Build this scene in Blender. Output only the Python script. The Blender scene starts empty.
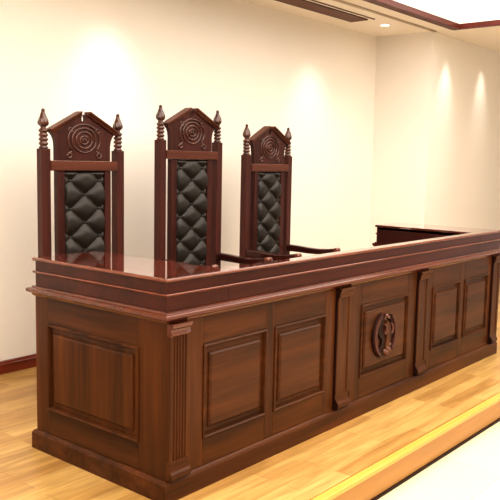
import bpy, math, random
from mathutils import Vector, Matrix
random.seed(7)
C = bpy.context.scene.collection
PI = math.pi

# ---------------------------------------------------------------- helpers
def s2l(c):
    return tuple(((v/255)/12.92 if v/255 <= .04045 else ((v/255+.055)/1.055)**2.4) for v in c) + (1.0,)

class MB:
    """collects shapes, builds ONE mesh object"""
    def __init__(self): self.v = []; self.f = []; self.sm = []
    def add(self, vs, fs, smooth=False):
        n = len(self.v); self.v += [tuple(p) for p in vs]
        self.f += [tuple(i+n for i in f) for f in fs]; self.sm += [smooth]*len(fs)
        return self
    def box(self, x0, x1, y0, y1, z0, z1):
        vs = [(x, y, z) for z in (z0, z1) for y in (y0, y1) for x in (x0, x1)]
        return self.add(vs, [(0,2,3,1),(4,5,7,6),(0,1,5,4),(2,6,7,3),(0,4,6,2),(1,3,7,5)])
    def prism(self, poly, to3, d0, d1):
        """poly: list of (a,b) counter-clockwise; to3(a,b,d) -> xyz"""
        n = len(poly)
        vs = [to3(a, b, d0) for a, b in poly]+[to3(a, b, d1) for a, b in poly]
        fs = [tuple(range(n))[::-1], tuple(range(n, 2*n))]
        fs += [(i, (i+1) % n, n+(i+1) % n, n+i) for i in range(n)]
        return self.add(vs, fs)
    def loft(self, loops, cap0=False, cap1=True, smooth=False, closed=False):
        n = len(loops[0]); vs = [p for l in loops for p in l]; fs = []
        for k in range(len(loops)-1):
            for i in range(n):
                j = (i+1) % n
                fs.append((k*n+i, k*n+j, (k+1)*n+j, (k+1)*n+i))
        if cap0: fs.append(tuple(range(n))[::-1])
        if cap1: fs.append(tuple(range((len(loops)-1)*n, len(loops)*n)))
        return self.add(vs, fs, smooth)
    def flame(self, prof, cx, cy, n=36, cz=0, lobes=6, depth=.14, twist=14):
        """turned bud with a spiral carving"""
        loops = []
        for r, z in prof:
            loops.append([(cx+r*(1-depth*(.5+.5*math.cos(lobes*a+twist*lobes*z)))*math.cos(a), cy+r*(1-depth*(.5+.5*math.cos(lobes*a+twist*lobes*z)))*math.sin(a), cz+z) for a in [2*PI*i/n for i in range(n)]])
        return self.loft(loops, True, True, True)
    def lathe(self, prof, cx, cy, n=20, cz=0):
        """prof: (r,z) bottom to top round the vertical axis at cx,cy"""
        loops = [[(cx+r*math.cos(2*PI*i/n), cy+r*math.sin(2*PI*i/n), cz+z) for i in range(n)] for r, z in prof]
        return self.loft(loops, True, True, True)
    def tube(self, pts, rad, n=10, closed=False, flat=None):
        """round tube along pts; rad number or list; flat=(axis vector, factor) squashes the section"""
        P = [Vector(p) for p in pts]; m = len(P)
        R = rad if isinstance(rad, (list, tuple)) else [rad]*m
        loops = []; up = None
        for i in range(m):
            a = P[(i-1) % m] if closed or i else P[0]; b = P[(i+1) % m] if closed or i < m-1 else P[-1]
            t = (b-a).normalized()
            if up is None:
                up = Vector((0, 1, 0)) if abs(t.y) < .9 else Vector((0, 0, 1))
            u = (up-t*up.dot(t)).normalized(); up = u; w = t.cross(u)
            loops.append([tuple(P[i]+(u*math.cos(2*PI*k/n)+w*math.sin(2*PI*k/n))*R[i]) for k in range(n)])
        if closed: loops.append(loops[0])
        return self.loft(loops, not closed, not closed, True)
    def build(self, name, m, parent=None, bevel=0, seg=2, smooth_angle=None):
        me = bpy.data.meshes.new(name); me.from_pydata(self.v, [], self.f); me.validate()
        import bmesh
        bm = bmesh.new(); bm.from_mesh(me)
        bmesh.ops.recalc_face_normals(bm, faces=bm.faces[:]); bm.to_mesh(me); bm.free()
        if len(me.polygons) == len(self.sm):
            for p, s in zip(me.polygons, self.sm): p.use_smooth = s
        me.materials.append(m)
        o = bpy.data.objects.new(name, me); C.objects.link(o)
        if parent: o.parent = parent
        if bevel:
            b = o.modifiers.new('bevel', 'BEVEL'); b.width = bevel; b.segments = seg; b.limit_method = 'ANGLE'
            b.angle_limit = math.radians(40)
        return o

def tag(o, label=None, cat=None, group=None, kind=None):
    if label: o['label'] = label
    if cat: o['category'] = cat
    if group: o['group'] = group
    if kind: o['kind'] = kind
    return o
def thing(name, label, cat, loc=(0,0,0), rz=0, group=None):
    o = bpy.data.objects.new(name, None); C.objects.link(o); o.location = loc; o.rotation_euler = (0, 0, rz)
    o.empty_display_size = .1
    return tag(o, label, cat, group)
def copy_tree(o, parent=None):
    c = o.copy(); C.objects.link(c); c.parent = parent
    for ch in list(o.children): copy_tree(ch, c)
    return c
def struct(mb, name, m, bevel=0): return tag(mb.build(name, m, bevel=bevel), kind='structure')

# ---------------------------------------------------------------- materials
def mat(name):
    m = bpy.data.materials.new(name); m.use_nodes = True
    nt = m.node_tree; return m, nt, nt.nodes['Principled BSDF']
def wood(name, dark, light, axis, rough=.38, coat=.03, vary=.5, scale=1.0, spec=.16):
    """stained hardwood, grain along axis"""
    m, nt, b = mat(name); N = nt.nodes; L = nt.links
    tc = N.new('ShaderNodeTexCoord'); mp = N.new('ShaderNodeMapping')
    sc = [26*scale]*3; sc['XYZ'.index(axis)] = 1.3*scale; mp.inputs['Scale'].default_value = sc
    L.new(tc.outputs['Object'], mp.inputs['Vector'])
    n1 = N.new('ShaderNodeTexNoise'); n1.inputs['Scale'].default_value = 1.0; n1.inputs['Detail'].default_value = 5
    n1.inputs['Roughness'].default_value = .6; n1.inputs['Distortion'].default_value = .6
    L.new(mp.outputs[0], n1.inputs['Vector'])
    mp2 = N.new('ShaderNodeMapping'); sc2 = [7*scale]*3; sc2['XYZ'.index(axis)] = .6*scale; mp2.inputs['Scale'].default_value = sc2
    L.new(tc.outputs['Object'], mp2.inputs['Vector'])
    n2 = N.new('ShaderNodeTexNoise'); n2.inputs['Scale'].default_value = 1.0; n2.inputs['Detail'].default_value = 2
    L.new(mp2.outputs[0], n2.inputs['Vector'])
    mx = N.new('ShaderNodeMath'); mx.operation = 'MULTIPLY_ADD'; mx.inputs[1].default_value = vary
    L.new(n1.outputs['Fac'], mx.inputs[0]); 
    m2 = N.new('ShaderNodeMath'); m2.operation = 'MULTIPLY'; m2.inputs[1].default_value = 1-vary
    L.new(n2.outputs['Fac'], m2.inputs[0]); L.new(m2.outputs[0], mx.inputs[2])
    cr = N.new('ShaderNodeValToRGB'); cr.color_ramp.elements[0].position = .33; cr.color_ramp.elements[1].position = .68
    cr.color_ramp.elements[0].color = s2l(dark); cr.color_ramp.elements[1].color = s2l(light)
    L.new(mx.outputs[0], cr.inputs['Fac']); L.new(cr.outputs['Color'], b.inputs['Base Color'])
    b.inputs['Roughness'].default_value = rough; b.inputs['Coat Weight'].default_value = coat; b.inputs['Coat Roughness'].default_value = .12
    b.inputs['Specular IOR Level'].default_value = spec
    return m
def plain(name, rgb, rough=.6, noise=0.0, nscale=3.0, metal=0, spec=.5):
    m, nt, b = mat(name); N = nt.nodes; L = nt.links
    c = s2l(rgb)
    tc = N.new('ShaderNodeTexCoord'); n = N.new('ShaderNodeTexNoise'); n.inputs['Scale'].default_value = nscale
    n.inputs['Detail'].default_value = 3; L.new(tc.outputs['Object'], n.inputs['Vector'])
    cr = N.new('ShaderNodeValToRGB')
    cr.color_ramp.elements[0].color = tuple(v*(1-noise) for v in c[:3])+(1,)
    cr.color_ramp.elements[1].color = tuple(min(1, v*(1+noise)) for v in c[:3])+(1,)
    L.new(n.outputs['Fac'], cr.inputs['Fac']); L.new(cr.outputs['Color'], b.inputs['Base Color'])
    b.inputs['Roughness'].default_value = rough; b.inputs['Metallic'].default_value = metal
    b.inputs['Specular IOR Level'].default_value = spec
    return m
def glow(name, rgb, strength):
    m, nt, b = mat(name)
    b.inputs['Base Color'].default_value = s2l(rgb); b.inputs['Emission Color'].default_value = s2l(rgb)
    b.inputs['Emission Strength'].default_value = strength; return m
def parquet(name):
    m, nt, b = mat(name); N = nt.nodes; L = nt.links
    tc = N.new('ShaderNodeTexCoord')
    br = N.new('ShaderNodeTexBrick'); br.offset = .37; br.offset_frequency = 2
    br.inputs['Scale'].default_value = 1; br.inputs['Brick Width'].default_value = .75; br.inputs['Row Height'].default_value = .085
    br.inputs['Mortar Size'].default_value = .0012; br.inputs['Mortar Smooth'].default_value = .3; br.inputs['Bias'].default_value = .1
    br.inputs['Color1'].default_value = s2l((176, 134, 74)); br.inputs['Color2'].default_value = s2l((206, 170, 106))
    br.inputs['Mortar'].default_value = s2l((156, 106, 50))
    L.new(tc.outputs['Object'], br.inputs['Vector'])
    mp = N.new('ShaderNodeMapping'); mp.inputs['Scale'].default_value = (2.2, 22, 5); L.new(tc.outputs['Object'], mp.inputs['Vector'])
    n = N.new('ShaderNodeTexNoise'); n.inputs['Scale'].default_value = 1; n.inputs['Detail'].default_value = 4; n.inputs['Distortion'].default_value = .8
    L.new(mp.outputs[0], n.inputs['Vector'])
    cr = N.new('ShaderNodeValToRGB'); cr.color_ramp.elements[0].position = .3; cr.color_ramp.elements[1].position = .7
    cr.color_ramp.elements[0].color = (.66, .60, .50, 1); cr.color_ramp.elements[1].color = (1.06, 1.05, 1.02, 1)
    L.new(n.outputs['Fac'], cr.inputs['Fac'])
    mx = N.new('ShaderNodeMix'); mx.data_type = 'RGBA'; mx.blend_type = 'MULTIPLY'; mx.inputs['Factor'].default_value = 1
    L.new(br.outputs['Color'], mx.inputs['A']); L.new(cr.outputs['Color'], mx.inputs['B'])
    L.new(mx.outputs['Result'], b.inputs['Base Color'])
    b.inputs['Roughness'].default_value = .33; b.inputs['Coat Weight'].default_value = .15; b.inputs['Coat Roughness'].default_value = .2
    return m
def tiles(name):
    m, nt, b = mat(name); N = nt.nodes; L = nt.links
    tc = N.new('ShaderNodeTexCoord')
    br = N.new('ShaderNodeTexBrick'); br.offset = 0; br.inputs['Scale'].default_value = 1
    br.inputs['Brick Width'].default_value = .8; br.inputs['Row Height'].default_value = .8; br.inputs['Mortar Size'].default_value = .002
    br.inputs['Color1'].default_value = s2l((226, 208, 178)); br.inputs['Color2'].default_value = s2l((229, 212, 184)); br.inputs['Mortar'].default_value = s2l((205, 186, 156))
    L.new(tc.outputs['Object'], br.inputs['Vector']); L.new(br.outputs['Color'], b.inputs['Base Color'])
    b.inputs['Roughness'].default_value = .25
    return m

D, Lt = (40, 17, 5), (94, 51, 20)
M_WX = wood('bench wood grain x', D, Lt, 'X'); M_WY = wood('bench wood grain y', D, Lt, 'Y'); M_WZ = wood('bench wood grain z', D, Lt, 'Z')
M_FAS = wood('fascia wood', (46, 14, 8), (76, 29, 17), 'X', .3, .08, spec=.2)
M_LIP = wood('polished highlight lip wood', (92, 42, 26), (122, 62, 40), 'X', .22, .5, spec=.5)  # lighter tone paints the ceiling light's highlight along the lips
M_COR = wood('cornice wood', (72, 31, 18), (104, 50, 30), 'X', .22, .5, spec=.4)
M_TOP = wood('mirror polished top wood', (74, 26, 15), (100, 40, 24), 'Y', .06, 1.0); M_TOP.node_tree.nodes['Principled BSDF'].inputs['Coat IOR'].default_value = 2.3; M_TOP.node_tree.nodes['Principled BSDF'].inputs['Coat Roughness'].default_value = .04
M_DARK = plain('dark wood and shade', (34, 12, 7), .5, .2, 12, spec=.15)  # joints and dark parts; also shade painted at riser foot and crescent rim
M_IN = wood('inner bench wood', (48, 18, 14), (70, 28, 20), 'Y', .35, .2)
M_CZ = wood('chair wood upright', (46, 21, 16), (82, 42, 34), 'Z', .36, .06)
M_CX = wood('chair wood cross', (72, 36, 25), (102, 58, 42), 'X', .36, .1)
M_CARVE = wood('carved chair wood', (52, 24, 16), (92, 50, 35), 'X', .2, .9, scale=2)
M_ARM = wood('dark arm wood', (40, 14, 10), (66, 26, 18), 'Y', .25, .5)
M_KNOB = wood('polished highlight arm end wood', (84, 38, 26), (120, 66, 46), 'Y', .12, 1.0)  # paler than the arm: the highlight on its tip is in the colour
M_LEATH = plain('black tufted leather', (32, 25, 19), .5, .25, 60, spec=.4)
M_BUT = plain('leather button', (22, 17, 15), .4, .2, 60)
M_WALL = plain('cream painted wall', (243, 237, 228), .75, .015, 1.2, spec=.25)
M_CEIL = plain('ceiling paint', (242, 234, 222), .8, .01, 1.2, spec=.2)
M_BASE = wood('skirting wood', (96, 34, 16), (130, 52, 26), 'X', .3, .4)
M_TRIM = wood('ceiling trim wood', (72, 26, 19), (96, 40, 30), 'X', .45, .05)
M_BEAD = plain('ceiling bead', (176, 160, 138), .5)
M_VENT = plain('vent louvre brown', (108, 66, 48), .5, .1, 8)
M_VFR = plain('vent frame', (84, 48, 34), .5, .1, 8)
M_WHITE = plain('white enamel', (240, 236, 228), .4)
M_LENS = glow('downlight lens', (255, 244, 224), 6)
M_PANEL = glow('luminous ceiling panel', (255, 249, 241), 4.0)
M_FLOOR = parquet('yellow oak parquet'); M_TILE = tiles('cream floor tiles')
M_NOSE = wood('nosing wood', (206, 156, 72), (224, 180, 92), 'X', .3, .3)
M_RISER = wood('riser wood', (166, 118, 60), (186, 138, 76), 'X', .4, .2)

# ---------------------------------------------------------------- room
ZF, ZC = -.153, 2.756
X0, X1, YF = -4.5, 9.0, -6.0
YW, YR, XJ = 2.14, 1.49, 5.13
struct(MB().box(X0, X1, YF, YW+.2, ZF-.1, ZF), 'floor', M_TILE)
m = MB(); m.box(X0, X1, -.425, YW, ZF+.001, 0); struct(m, 'floor_platform', M_FLOOR)
struct(MB().box(X0, X1, -.47, -.4251, -.024, 0), 'trim_1', M_NOSE, .004)
struct(MB().box(X0, X1, -.462, -.4251, ZF+.001, -.0245), 'trim_2', M_RISER)
struct(MB().box(X0, X1, -.472, -.4625, ZF+.001, ZF+.014), 'riser_shadow', M_DARK)  # dark strip standing in for the shadow line at the riser foot
struct(MB().box(X0, XJ+.0, YW, YW+.15, ZF, ZC+.3), 'wall_back', M_WALL)
struct(MB().box(XJ, XJ+.15, YR+.15, YW+.15, ZF, ZC+.3), 'wall_return', M_WALL)
struct(MB().box(XJ, X1, YR, YR+.15, ZF, ZC+.3), 'wall_right', M_WALL)
def skirting(mb, x0, x1, y, d=.014, h=.086):
    prof = [(0, 0), (-d, 0), (-d, h*.72), (-d*.75, h*.8), (-d*.7, h*.93), (-d*.35, h), (0, h)]
    return mb.prism(prof, lambda a, b, t: (t, y+a, b), x0, x1)
struct(skirting(MB(), X0, XJ-.015, YW-.0005), 'baseboard_back', M_BASE)
struct(skirting(MB(), XJ, X1, YR-.0005), 'baseboard_right', M_BASE)
struct(MB().box(XJ-.014, XJ-.0005, YR-.014, YW-.0005, 0, .086), 'baseboard_return', M_BASE, .003)
# ceiling with a recessed luminous tray
TX0, TX1, TY0, TY1, TD = -3.6, 5.0, -4.2, 1.15, .22
m = MB()
m.box(X0, X1, TY1, YW+.15, ZC, ZC+.06); m.box(X0, X1, YF, TY0, ZC, ZC+.06)
m.box(X0, TX0, TY0, TY1, ZC, ZC+.06); m.box(TX1, X1, TY0, TY1, ZC, ZC+.06)
m.box(TX0-.04, TX1+.04, TY1, TY1+.04, ZC+.06, ZC+TD); m.box(TX0-.04, TX1+.04, TY0-.04, TY0, ZC+.06, ZC+TD)
m.box(TX0-.04, TX0, TY0, TY1, ZC+.06, ZC+TD); m.box(TX1, TX1+.04, TY0, TY1, ZC+.06, ZC+TD)
struct(m, 'ceiling', M_CEIL)
struct(MB().box(TX0-.04, TX1+.04, TY0-.04, TY1+.04, ZC+TD, ZC+TD+.03), 'ceiling_panel', M_PANEL)
# wooden frame round the tray: stepped profile swept round the opening
def frame_loop(o, z): return [(TX0-o, TY0-o, z), (TX1+o, TY0-o, z), (TX1+o, TY1+o, z), (TX0-o, TY1+o, z)]
m = MB(); m.loft([frame_loop(o, z) for o, z in ((-.012, ZC+.018), (-.012, ZC-.03), (.03, ZC-.03), (.045, ZC-.018), (.10, ZC-.018), (.115, ZC-.004), (.15, ZC-.002), (.15, ZC+.02))], False, False)
struct(m, 'trim_4', M_TRIM)
struct(MB().box(X0, XJ, YR-.045, YR-.012, ZC-.012, ZC+.01), 'trim_5', M_BEAD)

# ceiling vent above the chairs
v = thing('ceiling_vent', 'long brown slotted air vent set in the ceiling above the chairs', 'air vent', (0, 0, ZC))
vx0, vx1, vy0, vy1 = 1.9, 4.20, 1.69, 1.875
m = MB(); m.box(vx0, vx1, vy0, vy0+.018, -.012, .004); m.box(vx0, vx1, vy1-.018, vy1, -.012, .004)
m.box(vx0, vx0+.02, vy0, vy1, -.012, .004); m.box(vx1-.02, vx1, vy0, vy1, -.012, .004); m.build('frame', M_VFR, v)
m = MB()
for k in range(7):
    y = vy0+.026+k*.0205
    m.prism([(y, -.001), (y+.004, -.001), (y+.017, -.010), (y+.013, -.010)], lambda a, b, t: (t, a, b), vx0+.02, vx1-.02)
m.box(vx0+.02, vx1-.02, vy0+.018, vy1-.018, -.0008, .003)
m.build('louvre', M_VENT, v)
m = MB(); m.box(vx0, vx1+.035, 1.632, 1.648, -.006, .004); m.build('slot', M_VFR, v)
# downlight
d = thing('ceiling_downlight', 'small round recessed white spotlight in the ceiling beyond the brown vent', 'ceiling light', (4.56, 1.714, ZC))
n = 28
def ringl(r, z): return [(r*math.cos(2*PI*i/n), r*math.sin(2*PI*i/n), z) for i in range(n)]
MB().loft([ringl(.062, .002), ringl(.062, -.004), ringl(.056, -.007), ringl(.046, -.005), ringl(.043, .003)], False, False, True).build('trim_ring', M_WHITE, d)
MB().loft([ringl(.0429, -.0008), ringl(.02, -.0018)], False, True, True).build('lens', M_LENS, d)

# ---------------------------------------------------------------- the bench
H, L, WL, WR, TH = .935, 3.42, .898, .855, .37
B = thing('judges_bench', 'long dark red-brown wooden courtroom bench with carved emblem, on the yellow plank platform', 'bench', (0, 0, 0))
def upath(d): return [(TH-.02, WL-d), (0, WL-d), (0, 0), (L, 0), (L, WR-d), (L-TH+.02, WR-d)]
PATH = upath(0); PATHF = upath(.012); PATHC = upath(.006)
def sweep(prof, path=PATH, closed_prof=True):
    """profile (outward offset, z) swept along the outside of the U with mitred corners"""
    m = MB(); loops = []
    n = len(path)
    for i, p in enumerate(path):
        def nrm(a, b):
            d = Vector((b[0]-a[0], b[1]-a[1])).normalized(); return Vector((d.y, -d.x))
        if i == 0: mv = nrm(path[0], path[1])
        elif i == n-1: mv = nrm(path[-2], path[-1])
        else:
            n1, n2 = nrm(path[i-1], p), nrm(p, path[i+1]); mv = (n1+n2)/(1+n1.dot(n2))
        sgn = OUT
        loops.append([(p[0]+mv.x*o*sgn, p[1]+mv.y*o*sgn, z) for o, z in prof])
    m.loft(loops, True, True); return m
# orientation: going (in)->left far->corner->right, outward is on the right-hand side of travel
_d = Vector((0, -1)); OUT = 1 if Vector((_d.y, -_d.x)).x < 0 else -1
# carcass (set back 12 mm behind stiles and rails)
m = MB(); e = .012
m.box(e, TH-.008, e, WL-.026, .004, .90); m.box(L-TH+.008, L-e, e, WR-.026, .004, .90); m.box(TH-.008, L-TH+.008, e, .048, .004, .90)
m.build('carcass', M_IN, B)
MB().box(TH-.008, L-TH+.008, .048, .50, .665, .70).build('work_surface', M_IN, B, .004)
# top
def outl(o):
    return [(-o, -o), (L+o, -o), (L+o, WR-.012+o), (L-TH, WR-.012+o), (L-TH, .055), (TH, .055), (TH, WL-.012+o), (-o, WL-.012+o)]
MB().prism(outl(.0085), lambda a, b, t: (a, b, t), .9195, H).build('bench_top', M_TOP, B, .001, 1)
sweep([(.0087, .9195), (.010, .9195), (.014, .923), (.0145, .930), (.012, .9345), (.0087, .9349)], PATHF).build('top_lip', M_LIP, B)
sweep([(-.013, .8722), (.003, .8722), (.003, .9190), (-.013, .9190)], PATHF).build('upper_fascia', M_FAS, B)
sweep([(-.013, .858), (.004, .858), (.010, .862), (.014, .866), (.014, .870), (.012, .8718), (-.013, .8718)], PATHF).build('fascia_lip', M_LIP, B)
sweep([(-.013, .8), (.003, .8), (.003, .8576), (-.013, .8576)], PATHF).build('lower_fascia', M_FAS, B)
sweep([(-.013, .7525), (.008, .7525), (.012, .757), (.016, .764), (.026, .769), (.034, .774), (.034, .786), (.028, .790), (.014, .793), (.012, .7996), (-.013, .7996)], PATHC).build('cornice', M_COR, B)
for x in (TH, L-TH):
    MB().box(x-.0009, x+.0009, -.0036, -.0031, .872, .919).box(x-.0009, x+.0009, -.0036, -.0031, .80, .8576).build('joint', M_DARK, B)
sweep([(-.0115, 0.0), (.018, 0.0), (.018, .078), (.012, .088), (.004, .0935), (-.0115, .0935)]).build('plinth', M_WX, B)
ZB, ZT, PB, PT = .0937, .7523, .216, .625
def fbox(name, x0, x1, z0, z1, mt): return MB().box(x0, x1, 0, .0118, z0, z1).build(name, mt, B, .0015, 1)
def ebox(name, y0, y1, z0, z1, mt, X=0, s=1): return MB().box(min(X, X+s*.0118), max(X, X+s*.0118), y0, y1, z0, z1).build(name, mt, B, .0015, 1)
PANELS = [(.218, .643), (.709, 1.132), (1.487, 2.022), (2.348, 2.752), (2.832, 3.226)]
xs = [0.0]
for a, b in PANELS: xs += [a, b]
xs.append(L)
for k in range(0, len(xs), 2): fbox('stile', xs[k]+(.012 if k == 0 else 0), xs[k+1], ZB, ZT, M_WZ)
for a, b in PANELS:
    fbox('rail', a+.0002, b-.0002, ZB, PB, M_WX); fbox('rail', a+.0002, b-.0002, PT, ZT, M_WX)
EP = (.165, .80); EPR = (.165, .66)
for X, s, (a, b), W in ((0, 1, EP, WL), (L, -1, EPR, WR)):
    ebox('stile', 0.0, a, ZB, ZT, M_WZ, X, s); ebox('stile', b, W, ZB, ZT, M_WZ, X, s)
    ebox('rail', a+.0002, b-.0002, ZB, PB, M_WY, X, s); ebox('rail', a+.0002, b-.0002, PT, ZT, M_WY, X, s)
def panel(u0, u1, z0, z1, to3, mp):
    """moulded frame and raised field; heights measured outward from the stile face"""
    def loop(i, h): return [to3(u0+i, z0+i, h), to3(u1-i, z0+i, h), to3(u1-i, z1-i, h), to3(u0+i, z1-i, h)]
    MB().loft([loop(-.003, 0.0002), loop(-.003, .006), loop(.001, .009), loop(.005, .009), loop(.009, .005), loop(.011, -.004), loop(.013, -.0110)], False, False).build('panel_moulding', M_WX if mp is not M_WZ else M_WZ, B)
    return MB().loft([loop(.013, -.0110), loop(.038, -.0098), loop(.040, -.003), loop(.048, .0040), loop(.050, .0045), loop(.054, .0045)], False, True).build('raised_panel', mp, B)
front = lambda u, z, h: (u, -h, z)
emb_panel = None
for k, (a, b) in enumerate(PANELS):
    p = panel(a, b, PB, PT, front, M_WX if k != 2 else M_WX)
    if k == 2: emb_panel = p
panel(EP[0], EP[1], PB, PT, lambda u, z, h: (-h, u, z), M_WZ)
panel(EPR[0], EPR[1], PB, PT, lambda u, z, h: (L+h, u, z), M_WZ)

# pilasters: fluted shaft, stepped cap, scrolled foot
def pilaster(x0, x1, fluted, P):
    w = x1-x0; pts = [(x0, 0.0), (x0, -P+.003), (x0+.003, -P)]
    if fluted:
        nfl = 5; ed = .014; fw = (w-2*ed)/nfl
        pts.append((x0+ed, -P))
        for i in range(nfl):
            c = x0+ed+fw*(i+.5); r = fw*.36
            for t in range(0, 7):
                a = PI*t/6; pts.append((c-r*math.cos(a), -P+math.sin(a)*.0075))
        pts.append((x1-ed, -P))
    else:
        ed = .026
        pts += [(x0+ed, -P), (x0+ed+.004, -P+.007), (x1-ed-.004, -P+.007), (x1-ed, -P)]
    pts += [(x1-.003, -P), (x1, -P+.003), (x1, 0.0)]
    sh = MB().prism(pts, lambda a, b, t: (a, b, t), .176, .698).build('pilaster', M_WZ, B)
    Q = P-.016
    cap = [(0, .6985), (Q+.018, .6985), (Q+.020, .703), (Q+.026, .706), (Q+.026, .713), (Q+.020, .716), (Q+.022, .728), (Q+.032, .736), (Q+.034, .7515), (0, .7515)]
    MB().prism(cap, lambda a, b, t: (t, -a, b), x0-.001, x1+.001).build('cap', M_COR if fluted else M_WX, sh, .0015)
    if not fluted: Q = P-.024
    foot = [(0, .0945), (Q+.024, .0945), (Q+.031, .102), (Q+.033, .112), (Q+.030, .124), (Q+.022, .134), (Q+.018, .146), (Q+.018, .1755), (0, .1755)]
    MB().prism(foot, lambda a, b, t: (t, -a, b), x0-.001, x1+.001).build('foot', M_WX, sh, .0015)
    if fluted: return
    # dark edge strip on the sides, swelling at head and foot
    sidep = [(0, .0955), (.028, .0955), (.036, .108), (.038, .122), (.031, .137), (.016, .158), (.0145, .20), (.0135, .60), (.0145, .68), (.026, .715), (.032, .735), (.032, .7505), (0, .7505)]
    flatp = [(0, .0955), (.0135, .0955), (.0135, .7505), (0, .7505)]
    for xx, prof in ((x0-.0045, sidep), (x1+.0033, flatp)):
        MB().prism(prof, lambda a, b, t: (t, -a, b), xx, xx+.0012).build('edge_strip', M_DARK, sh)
pilaster(.003, .112, True, .02)
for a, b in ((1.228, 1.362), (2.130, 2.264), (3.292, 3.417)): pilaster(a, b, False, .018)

# carved oval emblem on the middle panel: two crescents round a knotted stem with scrolls
ex, ez, hf = 1.737, .424, .0045
def relief(poly, h, name, mt, parent, hb=hf-.001, bev=.003):
    n = len(poly)
    area = sum(poly[i][0]*poly[(i+1) % n][1]-poly[(i+1) % n][0]*poly[i][1] for i in range(n))
    if area < 0: poly = poly[::-1]
    return MB().prism([(ex+u, ez+z) for u, z in poly], lambda a, b, t: (a, -t, b), hb, hf+h).build(name, mt, parent, bev, 2)
def crescent(a0, a1, ro, ri, n=22):
    g = lambda r, i, dx=0: (dx+r[0]*math.cos(math.radians(a0+(a1-a0)*i/n)), r[1]*math.sin(math.radians(a0+(a1-a0)*i/n)))
    return [g(ro, i) for i in range(n+1)]+[g(ri, i, ri[2]) for i in range(n+1)][::-1]
def ribbon(pts, ws):
    """outline of a brush stroke through pts with half-widths ws"""
    a, b = [], []
    n = len(pts)
    for i in range(n):
        p, q = Vector(pts[max(i-1, 0)]), Vector(pts[min(i+1, n-1)]); t = (q-p).normalized(); k = Vector((-t.y, t.x))*ws[i]
        a.append((pts[i][0]+k.x, pts[i][1]+k.y)); b.append((pts[i][0]-k.x, pts[i][1]-k.y))
    return a+b[::-1]
def smoothpts(pts, ws, m=6):
    P = [Vector(p) for p in pts]; o, w = [], []
    for i in range(len(P)-1):
        p0, p1, p2, p3 = P[max(i-1, 0)], P[i], P[i+1], P[min(i+2, len(P)-1)]
        for k in range(m):
            t = k/m
            o.append(tuple(.5*((2*p1)+(p2-p0)*t+(2*p0-5*p1+4*p2-p3)*t*t+(3*p1-p0-3*p2+p3)*t**3))); w.append(ws[i]+(ws[i+1]-ws[i])*t)
    o.append(tuple(P[-1])); w.append(ws[-1]); return o, w
def stroke(pts, ws): return ribbon(*smoothpts(pts, ws))
stem = relief(stroke([(.008, .075), (.022, .03), (.024, -.02), (.016, -.07), (.020, -.105)], [.012, .022, .017, .024, .030]), .020, 'carved_emblem', M_WX, B)
relief(crescent(112, 246, (.136, .134), (.082, .118, -.022)), .022, 'crescent', M_CZ, stem)
relief(crescent(-52, 62, (.128, .128), (.078, .112, .020)), .020, 'crescent', M_CZ, stem)
relief(crescent(108, 250, (.142, .139), (.122, .128, -.006)), .012, 'crescent_shade', M_DARK, stem)  # dark rim paints the shaded outer side of the left crescent
relief(stroke([(-.020, .108), (-.052, .074), (-.058, .018), (-.030, -.014), (-.028, -.052), (-.056, -.092), (-.020, -.118)], [.008, .020, .022, .015, .018, .016, .006]), .014, 'scroll', M_DARK, stem)
relief(stroke([(.040, .106), (.074, .070), (.080, .016), (.058, -.018), (.054, -.052)], [.008, .018, .018, .013, .005]), .014, 'scroll', M_DARK, stem)
relief(stroke([(-.026, .066), (-.004, .046), (-.010, .012), (-.028, .016)], [.006, .009, .009, .005]), .024, 'hook', M_CX, stem)
relief(stroke([(.050, .058), (.068, .036), (.062, .008), (.048, .012)], [.006, .009, .009, .005]), .024, 'hook', M_CX, stem)
m = MB()
for u, z, r in ((.010, .108, .016), (-.012, .094, .012), (.036, .094, .012)):
    m.loft([[(ex+u+r*math.cos(a)*math.cos(e_), -hf-.004-r*1.1*math.sin(e_), ez+z+r*math.sin(a)*math.cos(e_)) for a in [2*PI*i/14 for i in range(14)]] for e_ in (-.2, .25, .6, .95, 1.25, 1.5)], True, True, True)
m.build('bud', M_COR, stem)
m = MB()
for u, z, r in ((-.012, -.098, .016), (.014, -.112, .017), (.040, -.094, .016), (.016, -.082, .014), (.052, -.068, .011)):
    m.loft([[(ex+u+r*math.cos(a)*math.cos(e_), -hf-.012-r*.9*math.sin(e_), ez+z+r*math.sin(a)*math.cos(e_)) for a in [2*PI*i/14 for i in range(14)]] for e_ in (-.6, .25, .6, .95, 1.25, 1.5)], True, True, True)
m.build('rosette', M_COR, stem)

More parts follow.
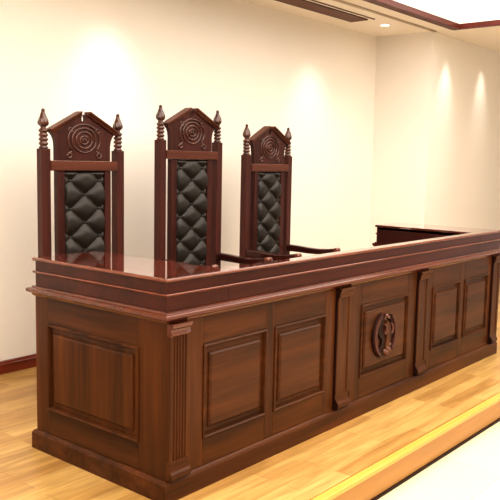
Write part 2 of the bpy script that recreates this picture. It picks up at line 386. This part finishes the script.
# ---------------------------------------------------------------- judge chairs
def make_chair(label, hw, dz, loc, rz):
    """origin on the platform under the front plane of the back; x right, -y forward"""
    t = thing('judge_chair', label, 'chair', loc, rz, 'judge chairs behind the bench')
    pw = .058; sx = hw/.2965
    zp, zr0, zr1, zk = 1.455+dz, 1.330+dz, 1.388+dz, 1.677+dz
    for s in (-1, 1):
        x0 = s*(hw-pw) if s > 0 else -hw
        p = MB().box(x0, x0+pw, 0, .055, .0, zp).build('back_post', M_CZ, t, .003, 2)
        prof = [(.0255, .0003), (.027, .004), (.027, .010), (.020, .015)]
        for k in range(4):
            z = .018+k*.0245
            prof += [(.0195, z), (.0265, z+.006), (.0275, z+.011), (.0265, z+.016), (.0195, z+.0215)]
        prof += [(.015, .119), (.017, .124), (.020, .1275)]
        bud = [(.016, .1277), (.0265, .132), (.031, .139), (.0325, .146), (.032, .153), (.030, .160), (.0275, .168), (.024, .177), (.020, .187), (.0165, .196), (.013, .205), (.010, .212)]
        m = MB().lathe(prof, x0+pw/2, .0275, 22, zp); m.flame(bud, x0+pw/2, .0275, 36, zp)
        m.lathe([(.0098, .2122), (.0118, .217), (.010, .223), (.004, .229)], x0+pw/2, .0275, 16, zp)
        m.build('finial', M_CARVE, p)
    # crest board with scooped sides, broken gable and keyhole notch
    ew, bw, ez_ = .236*sx, .194*sx, 1.562+dz
    nt_, nz = .018, 1.628+dz
    R = [(bw, zr1+.0005), (bw, 1.475+dz), (bw+.004, 1.505+dz), (bw+.014, 1.53+dz), (ew-.012, 1.548+dz), (ew, ez_-.006), (ew, ez_)]
    R += [(.030, zk-.008), (nt_-.006, zk-.012)]
    notch = [(nt_-.006, nz+.024), (nt_*.9, nz+.012), (nt_*.8, nz), (nt_*.4, nz-.008)]
    half = R+notch
    poly = half+[(-x, z) for x, z in half[::-1]]
    cr = MB().prism(poly, lambda a, b, d: (a, -d, b), -.042, -.008).build('crest', M_CZ, t, .002)
    for s in (-1, 1):
        a, b = Vector((s*(ew+.004), ez_-.004)), Vector((s*.026, zk-.004)); dr = (b-a).normalized(); nn = Vector((-dr.y, dr.x))*(1 if s < 0 else -1)
        nn = nn if nn.y > 0 else -nn
        def P(pt, o, d): q = pt+nn*o; return (q.x, -d, q.y)
        secs = [(-.016, -.006), (-.016, .004), (-.006, .008), (.000, .018), (.010, .020), (.010, -.046), (.0002, -.046), (.0002, -.0075)]
        MB().loft([[P(a, o, d) for o, d in secs], [P(b, o, d) for o, d in secs]], True, True).build('gable_moulding', M_CX, cr, .0015)
    # carved rings, horseshoe and scrolls
    m = MB(); zc = 1.512+dz; f = lambda x, z: (x*sx*1.3, .0065, zc+z*(1.12 if z < 0 else 1.08))
    for r in (.022, .044, .066):
        m.tube([f(r*math.cos(2*PI*i/30), r*math.sin(2*PI*i/30)) for i in range(30)], .0055, 8, True)
    ang = [math.radians(a) for a in range(-40, 221, 10)]
    m.tube([f(.088*math.cos(a), .086*math.sin(a)) for a in ang], .006, 8)
    for s in (-1, 1):
        pts = [f(s*.067, -.055), f(s*.080, -.068), f(s*.090, -.080)]+[f(s*(.083+.013*math.cos(a)), -.082+.013*math.sin(a)) for a in [math.radians(20-k*30) for k in range(12)]]
        m.tube(pts, .0052, 8)
        m.tube([f(s*(.074+.012*math.cos(a)), .052+.012*math.sin(a)) for a in [2*PI*i/12 for i in range(12)]], .0045, 8, True)
        m.tube([f(s*.006, -.012), f(s*.010, .0), f(s*.004, .012)], .004, 8)
    m.build('carving', M_CARVE, cr)
    # cross rail, inner stiles, back panel
    MB().box(-(hw-pw)+.0003, hw-pw-.0003, -.008, .042, zr0, zr1).build('cross_rail', M_CX, t, .003)
    so, si = .192*sx, .145*sx
    for s in (-1, 1):
        MB().box(min(s*so, s*si), max(s*so, s*si), -.001, .042, .40, zr0-.0003).build('back_stile', M_CZ, t, .003)
    MB().box(-si+.0003, si-.0003, .028, .040, .40, zr0-.0003).build('back_panel', M_CZ, t)
    # tufted leather
    m = MB(); nx, nz_ = 44, 150; zb, zt2 = .455, zr0-.004; vs = []; px, pz = .104*sx, .084
    zo = 1.186+dz*1.0
    def hgt(x, z):
        a = x/px+(z-zo)/pz; b = x/px-(z-zo)/pz
        g = (abs(math.sin(PI*a/2))*abs(math.sin(PI*b/2)))
        ed = min(1, min(si-abs(x), z-zb, zt2-z)/.014); ed = max(ed, 0)**.5
        return -.022+(.012+.030*(1-(1-g)**1.7)**.62)*ed
    for j in range(nz_+1):
        for i in range(nx+1):
            x = -si+.0005+(2*si-.001)*i/nx; z = zb+(zt2-zb)*j/nz_
            vs.append((x, -hgt(x, z), z))
    fs = [(j*(nx+1)+i, j*(nx+1)+i+1, (j+1)*(nx+1)+i+1, (j+1)*(nx+1)+i) for j in range(nz_) for i in range(nx)]
    m.add(vs, fs, True)
    lo = m.build('leather_back', M_LEATH, t)
    k = -5
    for k in range(-6, 4):
        for x, z in ((0, zo+2*pz*k), (-px, zo+pz+2*pz*k), (px, zo+pz+2*pz*k)):
            if zb+.03 < z < zt2-.02:
                y = -hgt(x, z)
                MB().loft([[(x+r*math.cos(2*PI*i/12), y+d, z+r*math.sin(2*PI*i/12)) for i in range(12)] for r, d in ((.0095, .004), (.0095, -.003), (.007, -.007), (.003, -.009))], False, True, True).build('button', M_BUT, lo)
    # seat, legs, arms
    fw = hw-.012
    MB().box(-fw, fw, -.50, -.004, .34, .40).build('seat_frame', M_CX, t, .004)
    ys = [(-.49, .404), (-.495, .42), (-.485, .445), (-.45, .462), (-.30, .468), (-.10, .462), (-.03, .45), (-.01, .43), (-.01, .404)]
    MB().prism(ys, lambda a, b, d: (d, a, b), -fw+.03, fw-.03).build('seat_cushion', M_LEATH, t, .012, 3)
    for s in (-1, 1):
        MB().loft([[(s*(fw-.028)+a*r, -.472+b*r, z) for a, b in ((-1,-1),(1,-1),(1,1),(-1,1))] for r, z in ((.02, 0.0), (.022, .12), (.027, .30), (.027, .3398))], True, True).build('front_leg', M_CZ, t, .004)
        ax = s*(hw-.032)
        pts = [(-.001, .715), (-.10, .713), (-.20, .708), (-.30, .708), (-.38, .714), (-.44, .724), (-.465, .729)]
        hh = [.026, .025, .023, .021, .020, .019, .017]; w = [.026, .026, .028, .030, .030, .029, .026]
        loops = []
        for (y, z), h_, w_ in zip(pts, hh, w):
            loops.append([(ax-w_, y, z-h_), (ax+w_, y, z-h_), (ax+w_, y, z+h_*.6), (ax+w_*.75, y, z+h_), (ax-w_*.75, y, z+h_), (ax-w_, y, z+h_*.6)])
        arm = MB().loft(loops, True, True).build('arm', M_ARM, t, .003)
        m = MB(); r = .019
        m.loft([[(ax-.027*c, -.470+q*r*math.cos(a), .732+q*r*math.sin(a)) for a in [2*PI*i/18 for i in range(18)]] for c, q in ((1, .55), (1, .8), (.9, 1), (-.9, 1), (-1, .8), (-1, .55))], True, True, True)
        m.build('scroll_end', M_KNOB, arm)
        MB().loft([[(ax+a*r, y+b*r, z) for a, b in ((-1,-1),(1,-1),(1,1),(-1,1))] for r, y, z in ((.021, -.42, .4003), (.017, -.405, .50), (.016, -.40, .60), (.022, -.40, .6905))], True, True).build('arm_support', M_CZ, arm, .004)
    return t
CY = 1.53
c1 = make_chair('dark wood high-backed chair with black tufted leather, leftmost of the three chairs', .2965, 0, (.787, CY, 0), math.radians(-2))
c2 = make_chair('tallest dark wood throne chair with black tufted back, standing in the middle of three', .3085, .082, (1.708, CY, 0), 0)
c3 = copy_tree(c1); c3.location = (2.575, CY, 0); c3.rotation_euler.z = math.radians(1.5)
c3['label'] = 'dark wood high-backed chair with black tufted leather, rightmost of the three'

# ---------------------------------------------------------------- light
def spot(x, y, e, size=70, blend=.9, rgb=(1, .93, .80), tgt=None, z=ZC-.02, rad=.04):
    l = bpy.data.lights.new('spot_lamp', 'SPOT'); l.energy = e; l.spot_size = math.radians(size); l.spot_blend = blend; l.color = rgb; l.shadow_soft_size = rad
    o = bpy.data.objects.new('spot_lamp', l); C.objects.link(o); o.location = (x, y, z)
    tg = Vector(tgt or (x, y, 0)); o.rotation_euler = (tg-Vector(o.location)).to_track_quat('-Z', 'Y').to_euler()
for x, e in ((1.45, 40), (3.93, 34)): spot(x, 1.60, e, 62, 1, tgt=(x, YW, 1.75), rad=.12, rgb=(1, .96, .88))
for x, e in ((5.47, 40), (6.38, 40)): spot(x, 1.33, e, 52, 1, tgt=(x, YR, 1.75), rad=.07, rgb=(1, .96, .88), z=ZC-.005)
spot(4.56, 1.714, 18, 70, z=ZC-.025)
w = bpy.data.worlds.new('World'); bpy.context.scene.world = w; w.use_nodes = True
NT = w.node_tree; BG = NT.nodes['Background']; BG.inputs[1].default_value = 1.0
tcw = NT.nodes.new('ShaderNodeTexCoord'); sp = NT.nodes.new('ShaderNodeSeparateXYZ'); NT.links.new(tcw.outputs['Generated'], sp.inputs[0])
mr = NT.nodes.new('ShaderNodeMapRange'); mr.interpolation_type = 'SMOOTHSTEP'   # the room is brighter to the left than behind the viewer
mr.inputs['From Min'].default_value = -.95; mr.inputs['From Max'].default_value = -.25
NT.links.new(sp.outputs['Y'], mr.inputs['Value'])
cw = NT.nodes.new('ShaderNodeValToRGB'); NT.links.new(mr.outputs[0], cw.inputs['Fac'])
k_ = s2l((255, 245, 231)); cw.color_ramp.elements[0].color = tuple(v*.36 for v in k_[:3])+(1,); cw.color_ramp.elements[1].color = tuple(v*.95 for v in k_[:3])+(1,)
NT.links.new(cw.outputs['Color'], BG.inputs[0])

# ---------------------------------------------------------------- camera (solved from the photograph's vanishing points)
f, cx, cy, cz, yaw, pi_, ro = 752.97, -2.064, -2.1481, 1.4025, .8759, -.1164, .0198
fw = Vector((math.sin(yaw)*math.cos(pi_), math.cos(yaw)*math.cos(pi_), math.sin(pi_)))
r = fw.cross(Vector((0, 0, 1))).normalized(); u = r.cross(fw)
r2 = r*math.cos(ro)+u*math.sin(ro); u2 = -r*math.sin(ro)+u*math.cos(ro)
cam = bpy.data.cameras.new('camera'); cam.sensor_width = 36; cam.lens = f/500*36; cam.clip_start = .05
co = bpy.data.objects.new('camera', cam); C.objects.link(co)
M = Matrix((r2, u2, -fw)).transposed().to_4x4(); M.translation = Vector((cx, cy, cz)); co.matrix_world = M
sc = bpy.context.scene; sc.camera = co
sc.view_settings.view_transform = 'Standard'; sc.view_settings.look = 'None'; sc.view_settings.exposure = 0; sc.view_settings.gamma = .9
